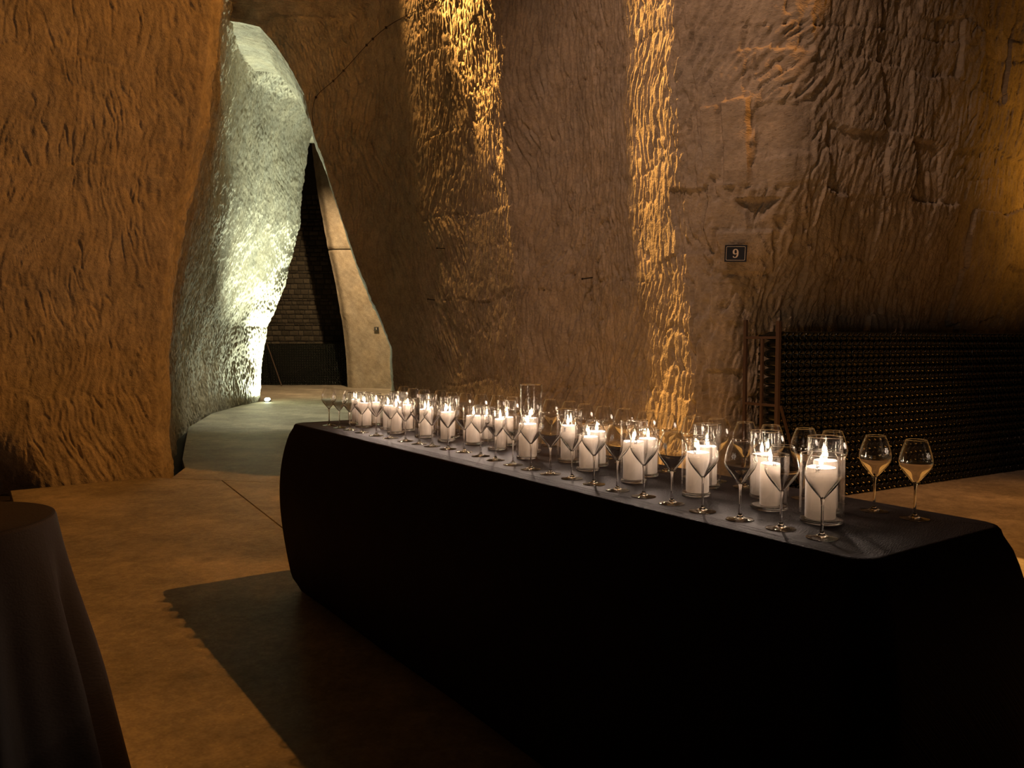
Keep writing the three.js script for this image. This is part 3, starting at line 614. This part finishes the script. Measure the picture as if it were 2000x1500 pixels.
for (const [x, y, l, a, label] of [[1155, 545, 0.12, -0.45, 'small iron nail in the wall left of the amber column'], [866, 486, 0.09, 0, 'small iron peg high in the dark wall beside the arch'], [848, 586, 0.09, 0.1, 'lower small iron peg in the dark wall beside the arch']]) {
  const p = wallAt(x, y, 0.6, 7), n = thing('wall_nail', p, label, 'nail');
  part('shank', rod(new THREE.Vector3(0.05, -a * 0.05, 0.02), new THREE.Vector3(-l, a * l + l * 0.4 * (a < 0 ? 1 : 0), 0.1), 0.008, 8), M.nail, n);
  part('head', new THREE.SphereGeometry(0.014, 10, 8).translate(-l, a * l + l * 0.4 * (a < 0 ? 1 : 0), 0.1), M.nail, n);
}

// ------------------------------------------------------------------ round table at the left
{
  const [ex, ed] = onPlane(78, 1018, TOP), R = 0.3, c = thing('cocktail_table', P(ex - R, 0, ed), 'round bar-height table under a dark floor-length cloth at the left edge', 'table');
  const n = 160, pos = [], uv = [], idx = [], rows = [];
  for (const k of [0, 0.3, 0.6, 0.85, 0.97]) rows.push([R * k, TOP, 0]);
  rows.push([R, TOP - 0.002, 0], [R + 0.004, TOP - 0.012, 0]);
  for (let i = 1; i <= 24; i++) { const f = i / 24; rows.push([R + 0.006 + 0.2 * Math.pow(f, 1.05), mix(TOP - 0.02, 0.006, f), 0.045 * smooth(0, 0.5, f)]); }
  rows.forEach(([r, y, w]) => { for (let i = 0; i <= n; i++) { const a = i / n * 2 * Math.PI, q = r + w * (Math.sin(a * 11 + 0.6) + 0.5 * Math.sin(a * 17 + 2)) * 0.8 - w * 0.3; pos.push(q * Math.cos(a), y, q * Math.sin(a)); uv.push(r > R * 0.99 ? a * 0.3 : q * Math.cos(a), r > R * 0.99 ? y : q * Math.sin(a)); } });
  for (let j = 0; j + 1 < rows.length; j++) for (let i = 0; i < n; i++) { const a = j * (n + 1) + i; idx.push(a, a + 1, a + n + 1, a + 1, a + n + 2, a + n + 1); }
  const g = new THREE.BufferGeometry();
  g.setAttribute('position', new THREE.Float32BufferAttribute(pos, 3)); g.setAttribute('uv', new THREE.Float32BufferAttribute(uv, 2)); g.setIndex(idx); g.computeVertexNormals();
  part('tablecloth', g, M.roundCloth, c);
  part('column', new THREE.CylinderGeometry(0.03, 0.03, TOP - 0.04, 16).translate(0, (TOP - 0.04) / 2, 0), M.lath, c);
}

// ------------------------------------------------------------------ lamps: the passage flood in view
function lamp(name, at, target, color, r, k, label, hang) {
  const t = thing(name, at, label, 'lamp'), v = target.clone().sub(at).normalize(), q = new THREE.Quaternion().setFromUnitVectors(new THREE.Vector3(0, 1, 0), v);
  const body = lathe([[0.001, -r * 3.2], [r * 0.7, -r * 3.1], [r * 1.1, -r * 2.4], [r * 1.25, -r * 0.45], [r * 1.2, -r * 0.4], [r * 1.05, -r * 0.5], [0.001, -r * 0.55]], 28).applyQuaternion(q);
  part('housing', body, M.lampBody, t);
  part('lens', new THREE.CylinderGeometry(r, r, 0.006, 28).translate(0, -r * 0.46, 0).applyQuaternion(q), glow(color, k), t);
  if (hang) part(hang[0], rod(v.clone().multiplyScalar(-r * 2), new THREE.Vector3(...hang[1]), 0.012), M.lampBody, t);
  return t;
}
lamp('unseen_spotlight', KEY_AT, KEY_TO, AMBER, 0.09, 6, 'unseen amber spotlight out of view high at the right, casts the table shadow', ['hanger', [0, 1.5, 0]]);
lamp('floor_floodlight', FLOOD_AT, FLOOD_TO, PALE, 0.075, 30, 'white floodlight on the passage floor at the foot of the lit wall', ['stand', [0, -0.098, 0]]);
lamp('floor_floodlight', PASS_FILL_AT, PASS_FILL_TO, PALE, 0.06, 12, 'added white fill floodlight, hidden low at the right of the passage', ['stand', [0, -0.118, 0]]);
lamp('unseen_spotlight', DECK_FILL_AT, DECK_FILL_TO, PALE, 0.07, 6, 'added white fill spotlight, out of view, brightens the passage floor', ['hanger', [0, 3, 0]]);
lamp('unseen_spotlight', FAR_AT, FAR_TO, [1, 0.66, 0.34], 0.09, 6, 'unseen warm spotlight out of view in the far chamber, lights the pier', ['hanger', [0, 7, 0]]);
lamp('unseen_spotlight', EDGE_AT, EDGE_TO, [1, 0.45, 0.1], 0.09, 6, 'unseen amber spotlight out of view, lights the ridges of the long carved wall', ['hanger', [0, 4.4, 0]]);
lamp('unseen_spotlight', DOWN_AT, DOWN_TO, AMBER, 0.09, 6, 'unseen amber spotlight out of view, lights the floor right of the table', ['hanger', [0, 6.3, 0]]);
lamp('unseen_side_spotlight', SIDE_AT, SIDE_TO, [1, 0.5, 0.1], 0.04, 4, 'small unseen amber spotlight out of view, lights the wall above the bottles', ['bracket', [0.1, -0.3, -1.2]]);
lamp('unseen_spotlight', FILL_AT, FILL_TO, ROSE, 0.09, 3, 'added rosy fill spotlight, out of view, brightens the carved wall', ['hanger', [0, 4.8, 0]]);

renderer.render(scene, camera);
